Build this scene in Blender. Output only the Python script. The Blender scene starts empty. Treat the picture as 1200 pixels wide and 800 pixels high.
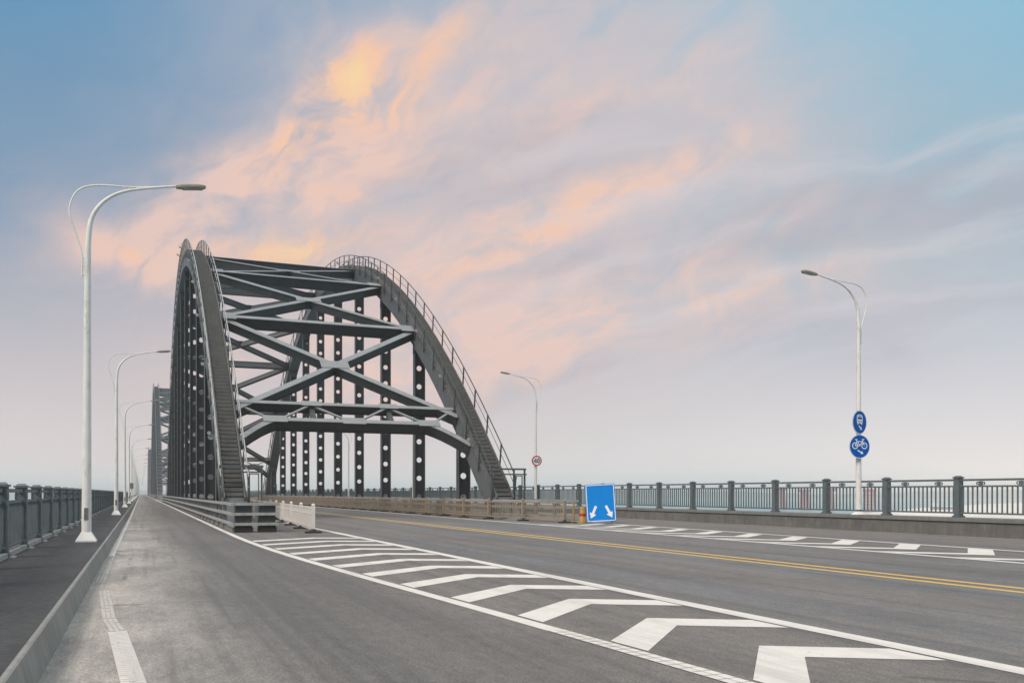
import bpy, math, random
from mathutils import Vector, Matrix
random.seed(7)
C = bpy.context.scene.collection
R = math.radians
THETA = math.atan(435/1060.0)          # the bridge runs along +Y, the camera looks THETA to its right

# ------------------------------------------------------------------ helpers
def lin(c):
    c = c/255.0
    return c/12.92 if c <= .04045 else ((c+.055)/1.055)**2.4
def rgb(r, g, b): return (lin(r), lin(g), lin(b), 1)

class MB:
    def __init__(s): s.v = []; s.f = []; s.sm = []
    def add(s, vs, fs, smooth=False):
        o = len(s.v); s.v += [tuple(v) for v in vs]
        for f in fs: s.f.append(tuple(i+o for i in f)); s.sm.append(smooth)
    def box(s, x0, x1, y0, y1, z0, z1, M=None):
        vs = [Vector((x, y, z)) for z in (z0, z1) for y in (y0, y1) for x in (x0, x1)]
        if M is not None: vs = [M @ v for v in vs]
        s.add(vs, [(0,2,3,1),(4,5,7,6),(0,1,5,4),(2,6,7,3),(0,4,6,2),(1,3,7,5)])
    def cbox(s, c, sx, sy, sz, M=None):
        s.box(c[0]-sx/2, c[0]+sx/2, c[1]-sy/2, c[1]+sy/2, c[2]-sz/2, c[2]+sz/2, M)
    def beam(s, p0, p1, w, h, up=(0,0,1)):
        p0 = Vector(p0); p1 = Vector(p1); d = (p1-p0).normalized(); up = Vector(up)
        side = d.cross(up)
        if side.length < 1e-4: side = d.cross(Vector((1,0,0)))
        side.normalize(); u = side.cross(d).normalized()
        vs = []
        for p in (p0, p1):
            for a, b in ((-1,-1),(1,-1),(1,1),(-1,1)): vs.append(p + side*(a*w/2) + u*(b*h/2))
        s.add(vs, [(3,2,1,0),(4,5,6,7),(0,1,5,4),(1,2,6,5),(2,3,7,6),(3,0,4,7)])
    def ibeam(s, p0, p1, w, h, up, t=.05, web=.3):
        """box beam whose two flange plates stand proud of the webs"""
        p0 = Vector(p0); p1 = Vector(p1); d = (p1-p0).normalized(); up = Vector(up)
        side = d.cross(up).normalized(); u = side.cross(d).normalized()
        prof = [(-w/2,-h/2),(w/2,-h/2),(w/2,-h/2+t),(w/2-web,-h/2+t),(w/2-web,h/2-t),(w/2,h/2-t),(w/2,h/2),(-w/2,h/2),(-w/2,h/2-t),(-w/2+web,h/2-t),(-w/2+web,-h/2+t),(-w/2,-h/2+t)]
        n = len(prof)
        vs = [p + side*a + u*b for p in (p0, p1) for a, b in prof]
        fs = [(i, (i+1) % n, (i+1) % n + n, i+n) for i in range(n)]
        fs += [tuple(range(n))[::-1], tuple(range(n, 2*n))]
        s.add(vs, fs)
    def flange(s, p0, p1, w, h, up, t=.045):
        """cover plate lying on the outer face of a box beam"""
        p0 = Vector(p0); p1 = Vector(p1); up = Vector(up); d = (p1-p0).normalized()
        u = d.cross(up).normalized().cross(d).normalized()*(h/2+t/2+.002)
        s.beam(p0+u, p1+u, w+.03, t, up)
    def tube(s, pts, r, n=8, cap=True, smooth=True):
        pts = [Vector(p) for p in pts]; m = len(pts)
        rs = r if isinstance(r, (list, tuple)) else [r]*m
        vs = []; ref = None
        for i, p in enumerate(pts):
            d = (pts[min(i+1, m-1)] - pts[max(i-1, 0)]).normalized()
            if ref is None:
                ref = Vector((1,0,0)) if abs(d.x) < .9 else Vector((0,1,0))
            a = (ref - d*ref.dot(d)).normalized(); b = d.cross(a); ref = a
            for k in range(n):
                t = 2*math.pi*(k+.5)/n
                vs.append(p + (a*math.cos(t) + b*math.sin(t))*rs[i])
        fs = []
        for i in range(m-1):
            for k in range(n):
                k2 = (k+1) % n
                fs.append((i*n+k, i*n+k2, (i+1)*n+k2, (i+1)*n+k))
        s.add(vs, fs, smooth)
        if cap:
            s.add(vs[:n], [tuple(range(n))[::-1]]); s.add(vs[-n:], [tuple(range(n))])
    def prism(s, poly, z0, z1, M=None):
        n = len(poly)
        vs = [Vector((x, y, z)) for z in (z0, z1) for x, y in poly]
        if M is not None: vs = [M @ v for v in vs]
        s.add(vs, [tuple(range(n))[::-1], tuple(range(n, 2*n))] + [(i, (i+1) % n, (i+1) % n+n, i+n) for i in range(n)])
    def ring(s, cx, cy, r0, r1, z0, z1, M=None, n=32, a0=0, a1=2*math.pi, sx=1, sy=1):
        full = abs(a1-a0-2*math.pi) < 1e-6
        k = n if full else n+1
        vs = []
        for z in (z0, z1):
            for r in (r0, r1):
                for i in range(k):
                    t = a0+(a1-a0)*i/n
                    vs.append(Vector((cx+r*sx*math.cos(t), cy+r*sy*math.sin(t), z)))
        if M is not None: vs = [M @ v for v in vs]
        fs = []
        for i in range(n):
            j = (i+1) % k
            A, B, D, E = 0, k, 2*k, 3*k
            fs += [(A+i, A+j, B+j, B+i), (D+i, E+i, E+j, D+j), (B+i, B+j, E+j, E+i), (A+j, A+i, D+i, D+j)]
        s.add(vs, fs)
    def sheet(s, poly, z):
        s.add([(x, y, z) for x, y in poly], [tuple(range(len(poly)))])
    def strip(s, pts, w, z):
        """flat painted line along pts (x, y)"""
        vs = []
        for i, p in enumerate(pts):
            a = Vector(pts[max(i-1, 0)]); b = Vector(pts[min(i+1, len(pts)-1)])
            d = (b-a).normalized(); nx, ny = d.y, -d.x
            vs += [(p[0]-nx*w/2, p[1]-ny*w/2, z), (p[0]+nx*w/2, p[1]+ny*w/2, z)]
        s.add(vs, [(2*i, 2*i+1, 2*i+3, 2*i+2) for i in range(len(pts)-1)])
    def build(s, name, mat, parent=None):
        me = bpy.data.meshes.new(name); me.from_pydata(s.v, [], s.f); me.materials.append(mat)
        me.polygons.foreach_set('use_smooth', s.sm); me.update()
        o = bpy.data.objects.new(name, me); C.objects.link(o)
        if parent is not None: o.parent = parent
        return o

def tag(o, label, cat, group=None):
    o['label'] = label; o['category'] = cat
    if group: o['group'] = group
    return o
def thing(name, label, cat, loc=(0,0,0), rz=0, group=None):
    o = bpy.data.objects.new(name, None); C.objects.link(o); o.empty_display_size = .3
    o.location = loc; o.rotation_euler = (0, 0, rz)
    return tag(o, label, cat, group)
def struct(name, mb, mat):
    o = mb.build(name, mat); o['kind'] = 'structure'; return o
def copy_tree(o, parent=None):
    c = o.copy(); C.objects.link(c)
    if parent is not None: c.parent = parent
    for ch in list(o.children): copy_tree(ch, c)
    return c
ORD = ['first','second','third','fourth','fifth','sixth','seventh','eighth','ninth','tenth','eleventh','twelfth','thirteenth','fourteenth','fifteenth','sixteenth','seventeenth','eighteenth','nineteenth','twentieth','twenty-first','twenty-second','twenty-third','twenty-fourth','twenty-fifth','twenty-sixth','twenty-seventh','twenty-eighth','twenty-ninth','thirtieth','thirty-first','thirty-second']

# ------------------------------------------------------------------ node helpers
class NT:
    def __init__(s, tree): s.t = tree; s.n = tree.nodes; s.l = tree.links
    def new(s, ty, **kw):
        n = s.n.new(ty)
        for k, v in kw.items(): setattr(n, k, v)
        return n
    def put(s, sock, v):
        if hasattr(v, 'bl_idname') or isinstance(v, bpy.types.NodeSocket): s.l.new(v, sock)
        else: sock.default_value = v
    def m(s, op, a, b=None, c=None, clamp=False):
        n = s.new('ShaderNodeMath', operation=op, use_clamp=clamp)
        for i, v in enumerate((a, b, c)):
            if v is not None: s.put(n.inputs[i], v)
        return n.outputs[0]
    def mix(s, f, a, b, blend='MIX'):
        n = s.new('ShaderNodeMix', data_type='RGBA', blend_type=blend); n.clamp_factor = True
        s.put(n.inputs[0], f); s.put(n.inputs[6], a); s.put(n.inputs[7], b)
        return n.outputs[2]
    def noise(s, vec, scale, detail=4, rough=.5, dist=0, col=False):
        n = s.new('ShaderNodeTexNoise'); s.put(n.inputs['Vector'], vec)
        n.inputs['Scale'].default_value = scale; n.inputs['Detail'].default_value = detail
        n.inputs['Roughness'].default_value = rough; n.inputs['Distortion'].default_value = dist
        return n.outputs[1 if col else 0]
    def mapr(s, v, a, b, c=0, d=1, smooth=True):
        n = s.new('ShaderNodeMapRange', interpolation_type='SMOOTHSTEP' if smooth else 'LINEAR')
        s.put(n.inputs[0], v)
        for i, x in zip((1,2,3,4), (a,b,c,d)): n.inputs[i].default_value = x
        return n.outputs[0]
    def ramp(s, v, els):
        n = s.new('ShaderNodeValToRGB'); s.put(n.inputs[0], v); cr = n.color_ramp
        els = sorted(els, key=lambda e: e[0])
        cr.elements[0].position, cr.elements[0].color = els[0]
        cr.elements[1].position, cr.elements[1].color = els[-1]
        for p, c in els[1:-1]:
            e = cr.elements.new(p); e.color = c
        return n.outputs[0]
    def vmap(s, vec, scale=(1,1,1), rot=(0,0,0), loc=(0,0,0)):
        n = s.new('ShaderNodeMapping'); s.put(n.inputs[0], vec)
        n.inputs['Scale'].default_value = scale; n.inputs['Rotation'].default_value = rot; n.inputs['Location'].default_value = loc
        return n.outputs[0]
    def bump(s, h, strength=.3, dist=.01):
        n = s.new('ShaderNodeBump'); n.inputs['Strength'].default_value = strength; n.inputs['Distance'].default_value = dist
        s.put(n.inputs['Height'], h); return n.outputs[0]

def new_mat(name):
    m = bpy.data.materials.new(name); m.use_nodes = True
    t = NT(m.node_tree); b = t.n['Principled BSDF']
    return m, t, b
def col3(c): return (c[0], c[1], c[2], 1) if len(c) == 3 else c

def paint(name, c, rough=.5, var=.18, streak=True, metal=0, scale=1.0, dirt=None, dirt_amt=.35, spec=.5):
    """painted or bare surface with mottling, rain streaks and grime"""
    m, t, b = new_mat(name)
    pos = t.new('ShaderNodeNewGeometry').outputs['Position']
    c = col3(c)
    n1 = t.noise(pos, 1.7*scale, 6, .6)
    n2 = t.noise(t.vmap(pos, (6*scale, 6*scale, .5*scale)), 1.6, 4, .6)
    f = t.m('ADD', t.m('MULTIPLY', n1, .6), t.m('MULTIPLY', n2, .4)) if streak else n1
    lo = tuple(x*(1-var) for x in c[:3])+(1,); hi = tuple(min(1, x*(1+var)) for x in c[:3])+(1,)
    col = t.mix(t.mapr(f, .32, .68), lo, hi)
    if dirt is not None:
        col = t.mix(t.m('MULTIPLY', t.mapr(t.noise(t.vmap(pos, (3*scale, 3*scale, 1.1*scale)), 1.1, 8, .7), .5, .72), dirt_amt), col, col3(dirt))
    t.l.new(col, b.inputs['Base Color'])
    b.inputs['Metallic'].default_value = metal
    b.inputs['Specular IOR Level'].default_value = spec
    t.l.new(t.mapr(n1, .3, .7, max(0, rough-.1), min(1, rough+.12)), b.inputs['Roughness'])
    t.l.new(t.bump(t.noise(pos, 30*scale, 3), .08, .004), b.inputs['Normal'])
    return m

M = {}
M['steel'] = paint('steel_grey_paint', (.1,.108,.113), .48, .28, dirt=(.05,.049,.047), dirt_amt=.55)
M['hanger'] = paint('hanger_paint', (.03,.033,.036), .6, .25, dirt=(.065,.06,.055), dirt_amt=.45)
M['hanger_flange'] = paint('sunlit_hanger_flange', (.082,.086,.088), .5, .25, dirt=(.05,.047,.043), dirt_amt=.5)  # paler than the webs: side sun on the flanges mixed into their paint
M['brace'] = paint('brace_paint', (.044,.05,.054), .5, .2, dirt=(.09,.086,.08), dirt_amt=.4)
M['flange'] = paint('skylit_flange_paint', (.25,.258,.26), .5, .15, dirt=(.16,.15,.135), dirt_amt=.4)  # paler than the braces: sky light on outer faces put into the colour
M['tread'] = paint('stair_tread', (.135,.13,.12), .65, .2, dirt=(.11,.1,.085))
M['shadow_steel'] = paint('tarred_rib_top', (.045,.045,.045), .8, .2)
M['pipe'] = paint('pale_handrail_paint', (.42,.41,.39), .5, .2, dirt=(.16,.11,.075), dirt_amt=.6, scale=3)
M['dark_pipe'] = paint('dark_handrail_paint', (.055,.058,.06), .5, .2)
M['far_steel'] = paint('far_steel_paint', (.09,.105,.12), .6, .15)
M['rail'] = paint('railing_paint', (.125,.148,.155), .5, .2, dirt=(.15,.14,.12), dirt_amt=.35, scale=2)
M['guard'] = paint('guardrail_galvanised', (.36,.365,.345), .5, .16, dirt=(.2,.17,.13), dirt_amt=.4, scale=2)
M['guard_dark'] = paint('guardrail_posts', (.17,.175,.17), .6, .2, dirt=(.1,.085,.07), dirt_amt=.5, scale=2)
M['rubber'] = paint('dark_rubber', (.03,.03,.03), .8, .3)
M['lamp'] = paint('lamp_post_white', (.8,.765,.72), .5, .06, dirt=(.4,.34,.27), dirt_amt=.5, scale=2)
M['lamp_head'] = paint('lamp_head_bronze', (.3,.265,.21), .5, .15)
M['lens'] = paint('lamp_lens', (.35,.33,.3), .25, .1)
M['beige'] = paint('beige_fence_paint', (.33,.262,.185), .6, .16, dirt=(.22,.17,.12), dirt_amt=.6, scale=2)
M['white_plastic'] = paint('white_barrier_paint', (.74,.69,.63), .5, .08, dirt=(.4,.34,.27), dirt_amt=.4, scale=2)
M['concrete'] = paint('kerb_concrete', (.27,.255,.235), .85, .2, dirt=(.16,.145,.125), dirt_amt=.6)
M['parapet'] = paint('parapet_concrete', (.15,.146,.136), .85, .2, dirt=(.26,.26,.25), dirt_amt=.55)
M['parapet_cap'] = paint('parapet_cap', (.2,.2,.185), .8, .15, dirt=(.13,.12,.11))
M['pale_concrete'] = paint('fence_footing_concrete', (.42,.4,.37), .85, .15, dirt=(.22,.2,.17), dirt_amt=.5)
M['blue'] = paint('blue_sign_sheet', (.0,.215,.64), .55, .05, dirt=(.02,.2,.5), dirt_amt=.3, spec=.15)
M['navy'] = paint('blue_round_sign_sheet', (.0,.1,.43), .5, .05, streak=False, spec=.15)
M['white'] = paint('white_sign_sheet', (.82,.82,.82), .45, .03, streak=False)
M['red'] = paint('red_sign_sheet', (.58,.015,.02), .45, .06, streak=False)
M['black'] = paint('black_sign_sheet', (.02,.02,.02), .5, .05, streak=False)
M['back'] = paint('sign_back_aluminium', (.35,.36,.37), .4, .08, metal=.6)
M['yellow'] = paint('yellow_plastic', (.38,.23,.06), .6, .2, dirt=(.3,.2,.08), dirt_amt=.5, scale=3)
M['crane_red'] = paint('crane_red', (.42,.07,.08), .6, .12)
M['hull'] = paint('hull_blue', (.06,.09,.16), .6, .15)
M['hull_white'] = paint('cabin_white', (.6,.6,.6), .6, .1)
M['slab'] = paint('deck_side', (.2,.2,.19), .85, .15)
M['girder'] = paint('truss_below', (.08,.085,.09), .6, .15)

# ------------------------------------------------------------------ ground materials
def asphalt():
    m, t, b = new_mat('worn_asphalt')
    pos = t.new('ShaderNodeNewGeometry').outputs['Position']
    sx = t.new('ShaderNodeSeparateXYZ'); t.l.new(pos, sx.inputs[0]); x, y = sx.outputs[0], sx.outputs[1]
    wob = t.m('ADD', x, t.m('MULTIPLY', t.m('SUBTRACT', t.noise(t.vmap(pos, (.5,.09,1)), 1, 4), .5), .9))
    grey, blue, brown, pale_edge = (.142,.131,.124,1), (.172,.17,.174,1), (.2,.176,.156,1), (.43,.388,.345,1)
    carr = t.m('MULTIPLY', t.mapr(x, 6.7, 6.95), t.mapr(x, 17.3, 17.6, 1, 0))
    left = t.mapr(wob, 3.0, 4.0, 1, 0)
    col = t.mix(left, brown, grey)
    col = t.mix(carr, col, blue)
    # brown dust lying across the carriageway, streaked along the traffic
    lane = t.noise(t.vmap(pos, (.55,.018,1)), 1, 5, .55)
    col = t.mix(t.m('MULTIPLY', t.mapr(lane, .38, .58), .8), col, t.mix(carr, (.165,.147,.134,1), (.19,.164,.144,1)))
    lane2 = t.noise(t.vmap(pos, (1.6,.03,1), loc=(7,3,0)), 1, 4, .6)
    col = t.mix(t.m('MULTIPLY', t.mapr(lane2, .47, .66), .62), col, (.105,.1,.098,1))
    # patchy pale margin along the left kerb, weaker far down the road
    edge = t.mapr(wob, -.45, 1.75, 1, 0)
    dn = t.noise(t.vmap(pos, (1.1,.35,1)), 1.3, 7, .62)
    edge = t.m('MULTIPLY', edge, t.mapr(dn, .22, .62, .5, 1.05))
    near = t.mapr(y, 26, 60, .95, .4)
    col = t.mix(t.m('MULTIPLY', edge, near), col, pale_edge)
    # dust along the right kerb and beside the gore lines
    col = t.mix(t.m('MULTIPLY', t.mapr(wob, 25.6, 26.5), .7), col, (.33,.29,.24,1))
    # blotches, cross cracks and aggregate
    blot = t.noise(t.vmap(pos, (.5,.2,1)), 1, 8, .65)
    col = t.mix(t.m('MULTIPLY', t.mapr(blot, .38, .72), .6), col, (.118,.108,.1,1))
    cross = t.noise(t.vmap(pos, (.25,1.4,1)), 1, 6, .7)
    col = t.mix(t.m('MULTIPLY', t.mapr(cross, .58, .74), .3), col, (.26,.24,.215,1))
    sp = t.noise(pos, 34, 3, .7)
    g = t.noise(pos, 110, 2, .8)
    col = t.mix(1.0, col, t.mix(t.mapr(sp, .3, .7), (.7,.7,.7,1), (1.3,1.3,1.3,1)), 'MULTIPLY')
    col = t.mix(1.0, col, t.mix(t.mapr(g, .3, .7), (.6,.6,.6,1), (1.4,1.4,1.4,1)), 'MULTIPLY')
    mid = t.noise(t.vmap(pos, (9,3.2,1), loc=(4,1,0)), 1, 6, .75)
    col = t.mix(1.0, col, t.mix(t.mapr(mid, .3, .7), (.84,.84,.85,1), (1.16,1.16,1.15,1)), 'MULTIPLY')
    tyre = t.noise(t.vmap(pos, (3.2,.05,1), loc=(2,9,0)), 1, 5, .6)
    col = t.mix(t.m('MULTIPLY', t.mapr(tyre, .5, .66), .4), col, (.088,.084,.083,1))
    stone = t.noise(t.vmap(pos, (1,1,1), loc=(5,5,0)), 60, 2, .6)
    col = t.mix(t.m('MULTIPLY', t.mapr(stone, .62, .72), .5), col, (.34,.33,.32,1))
    vo = t.new('ShaderNodeTexVoronoi', feature='DISTANCE_TO_EDGE')
    t.put(vo.inputs['Vector'], t.vmap(t.m('ADD', 0, 0) if False else pos, (.22,.13,1)))
    vo.inputs['Scale'].default_value = 1
    wn = t.noise(pos, 1.2, 5)
    crack = t.m('MULTIPLY', t.mapr(vo.outputs[0], 0, .012, 1, 0), t.mapr(wn, .5, .62))
    col = t.mix(t.m('MULTIPLY', crack, .6), col, (.07,.066,.062,1))
    t.l.new(col, b.inputs['Base Color'])
    b.inputs['Roughness'].default_value = .82; b.inputs['Specular IOR Level'].default_value = .35
    t.l.new(t.bump(t.m('ADD', g, t.m('MULTIPLY', sp, .6)), .2, .006), b.inputs['Normal'])
    return m
def line_paint(name, c, wear=.5, grooves=False):
    m, t, b = new_mat(name)
    pos = t.new('ShaderNodeNewGeometry').outputs['Position']
    n = t.noise(pos, 3.2, 8, .72)
    n2 = t.noise(pos, 28, 5, .7)
    col = t.mix(t.mapr(n, .3, .7), tuple(x*.86 for x in c)+(1,), tuple(c)+(1,))
    f = t.m('ADD', t.m('MULTIPLY', n, .55), t.m('MULTIPLY', n2, .45))
    tk = t.noise(t.vmap(pos, (2.6,.22,1)), 1, 7, .68)
    col = t.mix(t.m('MULTIPLY', t.mapr(tk, .46, .68), .42*wear+.12), col, (.36,.33,.3,1))
    col = t.mix(t.mapr(f, .62-.12*wear, .72-.06*wear, 0, .7), col, (.22,.2,.18,1))
    t.l.new(col, b.inputs['Base Color'])
    b.inputs['Roughness'].default_value = .7; b.inputs['Specular IOR Level'].default_value = .3
    t.l.new(t.bump(n2, .2, .004), b.inputs['Normal'])
    return m
def ground_mix(name, c0, c1, scale, rough=.9, bump=.2, stretch=(1,1,1), spec=.3):
    m, t, b = new_mat(name)
    pos = t.new('ShaderNodeNewGeometry').outputs['Position']
    n = t.noise(t.vmap(pos, stretch), scale, 8, .65)
    n2 = t.noise(pos, scale*14, 3, .7)
    col = t.mix(t.mapr(n, .3, .7), c0+(1,), c1+(1,))
    col = t.mix(1.0, col, t.mix(t.mapr(n2, .3, .7), (.8,.8,.8,1), (1.2,1.2,1.2,1)), 'MULTIPLY')
    t.l.new(col, b.inputs['Base Color']); b.inputs['Roughness'].default_value = rough
    b.inputs['Specular IOR Level'].default_value = spec
    t.l.new(t.bump(n2, bump, .01), b.inputs['Normal'])
    return m
M['asphalt'] = asphalt()
M['line'] = line_paint('white_road_paint', (.76,.705,.64), .6)
M['line_worn'] = line_paint('worn_white_road_paint', (.68,.64,.58), .9)
M['line_faint'] = line_paint('faded_white_road_paint', (.45,.42,.375), .9)
M['line_yellow'] = line_paint('yellow_road_paint', (.66,.42,.12), .55)
M['pavement'] = ground_mix('dark_pavement', (.052,.05,.05), (.078,.075,.073), .8, .85, .3, (1,.4,1))
M['sand'] = ground_mix('pale_sand', (.6,.55,.48), (.74,.69,.62), .01, .9, .1)
M['land'] = ground_mix('far_land', (.06,.09,.07), (.1,.12,.09), .006, .95, .1)
def water():
    m, t, b = new_mat('river_water')
    pos = t.new('ShaderNodeNewGeometry').outputs['Position']
    n = t.noise(t.vmap(pos, (.004,.02,1), (0,0,-.7)), 1, 5, .6)
    t.l.new(t.mix(n, (.04,.17,.2,1), (.1,.26,.29,1)), b.inputs['Base Color'])
    b.inputs['Roughness'].default_value = .35; b.inputs['Specular IOR Level'].default_value = .25
    t.l.new(t.bump(t.noise(pos, .25, 4), .5, .3), b.inputs['Normal'])
    return m
M['water'] = water()

# ------------------------------------------------------------------ setting
GZ = -19.0
S0, S1 = -25.0, 1150.0
AK, AR = -.75, 26.5                    # left kerb foot, right parapet face
g = MB(); g.sheet([(AK-.05, S0), (AR+.05, S0), (AR+.05, S1), (AK-.05, S1)], 0); struct('road', g, M['asphalt'])
g = MB(); g.sheet([(-2.78, S0), (-.865, S0), (-.865, S1), (-2.78, S1)], .2845); struct('pavement', g, M['pavement'])
g = MB()
N = 150
ys = [S0+(S1-S0)*(i/N)**2.2 for i in range(N+1)]
def jit(i, a): return random.uniform(-a, a)
vs = []
for y in ys:
    j = random.uniform(-.006, .006)
    for x, z in ((-.92,.0),(-.92,.281),(-.832+j,.281),(-.815+j,.272),(AK+j*.6,-.01)): vs.append((x, y, z))
fs = []
for i in range(N):
    for k in range(4): fs.append((i*5+k, i*5+k+1, (i+1)*5+k+1, (i+1)*5+k))
g.add(vs, fs); struct('kerb', g, M['concrete'])
g = MB(); g.box(-2.95, 27.6, S0, S1, -1.1, -.02); struct('bridge_deck', g, M['slab'])
g = MB(); g.sheet([(-5500,-3000),(5500,-3000),(5500,7800),(-5500,7800)], GZ); struct('river', g, M['water'])
def px_ground(px, py, z=GZ):           # a point of the far ground under a photo pixel
    d = (1.5-z)*1060/(py-577.4); u = (px-600)/1060*d
    return (u*math.cos(THETA)+d*math.sin(THETA), d*math.cos(THETA)-u*math.sin(THETA))
g = MB()
shore = [px_ground(x, y) for x, y in ((935,607),(985,603),(1040,599),(1075,595.5),(1110,593),(1150,590.5),(1205,588.5),(1330,586),(1500,585),(1800,586))]
back = [px_ground(x, y) for x, y in ((2200,640),(1500,720),(1000,660),(920,625))]
g.sheet(shore+back, GZ+.3); struct('sand_bank', g, M['sand'])
# far bank: low rolling land on the horizon
g = MB(); vs = []; n = 260
for i in range(n+1):
    az = R(-75+210*i/n); 
    h = 14+16*abs(math.sin(i*.13))*random.uniform(.6,1)+14*abs(math.sin(i*.037+1))
    for r, z in ((3600, GZ), (3900, GZ+h*.8), (4300, GZ+h), (5000, GZ)): vs.append((r*math.sin(az), r*math.cos(az), z))
fs = []
for i in range(n):
    for k in range(3): fs.append((i*4+k, i*4+k+4, i*4+k+5, i*4+k+1))
g.add(vs, fs); struct('terrain', g, M['land'])

# ------------------------------------------------------------------ road markings
Z1 = .004
LG = [(4.75,-3),(4.62,1.5),(4.39,5.9),(4.14,9.9),(3.99,12.0),(3.78,14.6),(3.58,17.5),(3.3,22),(3.12,26.5),(3.04,31),(3.02,40),(3.02,S1-5)]
def interp(P, y):
    for (x0, y0), (x1, y1) in zip(P, P[1:]):
        if y <= y1: return x0+(x1-x0)*(y-y0)/(y1-y0)
    return P[-1][0]
def aLG(y): return interp(LG, y)
def smooth_pts(P, step=1.0, upto=50):
    out = []; y = P[0][1]
    while y < upto: out.append((sum(interp(P, y+d) for d in (-2,-1,0,1,2))/5, y)); y += step
    return out
edge = smooth_pts(LG); edge += [(3.02, y) for y in range(60, int(S1)-5, 40)]
g = MB(); g.strip([p for p in edge if p[1] >= 9.0], .2, Z1)
struct('edge_line', g, M['line'])
def rumble(pts, w, z, rows=3, pitch=.13, fill=.66, miss=0):
    mb = MB()
    L = 0
    for (x0, y0), (x1, y1) in zip(pts, pts[1:]):
        seg = Vector((x1-x0, y1-y0)); l = seg.length; d = seg/l; nx, ny = d.y, -d.x
        t = (-L) % pitch
        while t < l-.02:
            for r in range(rows):
                if random.random() < miss: continue
                c = (r+.5)/rows-.5
                cx = x0+d.x*t+nx*c*w; cy = y0+d.y*t+ny*c*w
                hw = w/rows*fill/2*1.2; hl = pitch*fill/2
                mb.sheet([(cx-nx*hw-d.x*hl, cy-ny*hw-d.y*hl), (cx+nx*hw-d.x*hl, cy+ny*hw-d.y*hl), (cx+nx*hw+d.x*hl, cy+ny*hw+d.y*hl), (cx-nx*hw+d.x*hl, cy-ny*hw+d.y*hl)], z)
            t += pitch
        L += l
    return mb
near_edge = [p for p in edge if p[1] <= 9.2]
g = MB(); g.strip(near_edge, .19, Z1); struct('edge_line', g, M['line_worn'])
struct('edge_line', rumble(near_edge, .19, Z1+.003, 2, .17, .9), M['line'])
# left edge line: hugs the kerb far away, bends out towards the lane close by
g = MB(); g.strip([(-.645, 23.5), (-.64, 30), (-.6, 60), (-.6, S1-5)], .13, Z1); struct('edge_line', g, M['line_worn'])
struct('edge_line', rumble([(-.63, 16.6), (-.645, 20), (-.645, 23.4)], .16, Z1, 3, .15, .66, .08), M['line_worn'])
diag = [(.34, 1.2), (-.05, 7.7), (-.235, 10.7)]; diag2 = [(-.24, 10.75), (-.35, 11.8), (-.52, 15.2)]
g = MB(); g.strip(diag, .19, Z1); struct('edge_line', g, M['line_worn'])
struct('edge_line', rumble(diag, .18, Z1+.003, 3, .09, .8, .02), M['line'])
g = MB(); g.strip(diag2, .15, Z1); struct('edge_line', g, M['line_faint'])
struct('edge_line', rumble(diag2, .16, Z1+.003, 3, .105, .62, .06), M['line'])
# gore: right line, chevrons
g = MB(); g.strip([(6.95, S0+2), (6.87, 6), (6.84, 12), (6.82, 40), (6.82, S1-5)], .26, Z1); struct('edge_line', g, M['line'])
for k in range(-2, 12):
    ap = 7.3+2.13*k; x2 = 6.82-.14; g = MB()
    xa = 5.62 if k < 2 else 5.62-.03*(k-2); w = .66
    sl = 1.32; l1 = ap-sl
    xl = aLG(l1)+.16; xl2 = aLG(l1-w)+.16
    g.sheet([(xl2, l1-w), (xa, ap-w), (xa, ap), (xl, l1)], Z1)
    g.sheet([(xa, ap-w), (x2, ap-w-.62), (x2, ap-.62), (xa, ap)], Z1)
    struct('chevron_marking', g, M['line'])
# double yellow centre line
for x in (12.31, 12.82):
    g = MB(); g.strip([(x, S0+2), (x, S1-5)], .2, Z1); struct('centre_line', g, M['line_yellow'])
# right gore
g = MB(); g.strip([(17.5, S0+2), (17.45, 20), (17.4, 50), (17.4, S1-5)], .24, Z1); struct('edge_line', g, M['line'])
g = MB(); g.strip([(20.75, S0+2), (20.95, 20), (21.15, 32), (21.25, 39)], .22, Z1); struct('edge_line', g, M['line'])
g = MB(); g.strip([(21.35, 40), (21.5, 170), (21.5, S1-5)], .16, Z1); struct('edge_line', g, M['line'])
for k in range(-3, 10):
    ap = 15.75+2.4*k; g = MB(); w = .78; xa = 19.05
    xr = 20.72+.006*(ap-5)
    g.sheet([(17.6, ap+1.55), (xa, ap), (xa, ap+w), (17.6, ap+1.55+w)][::1], Z1)
    g.sheet([(xa, ap), (xr, ap+1.5), (xr, ap+1.5+w), (xa, ap+w)], Z1)
    struct('chevron_marking', g, M['line'])

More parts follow.
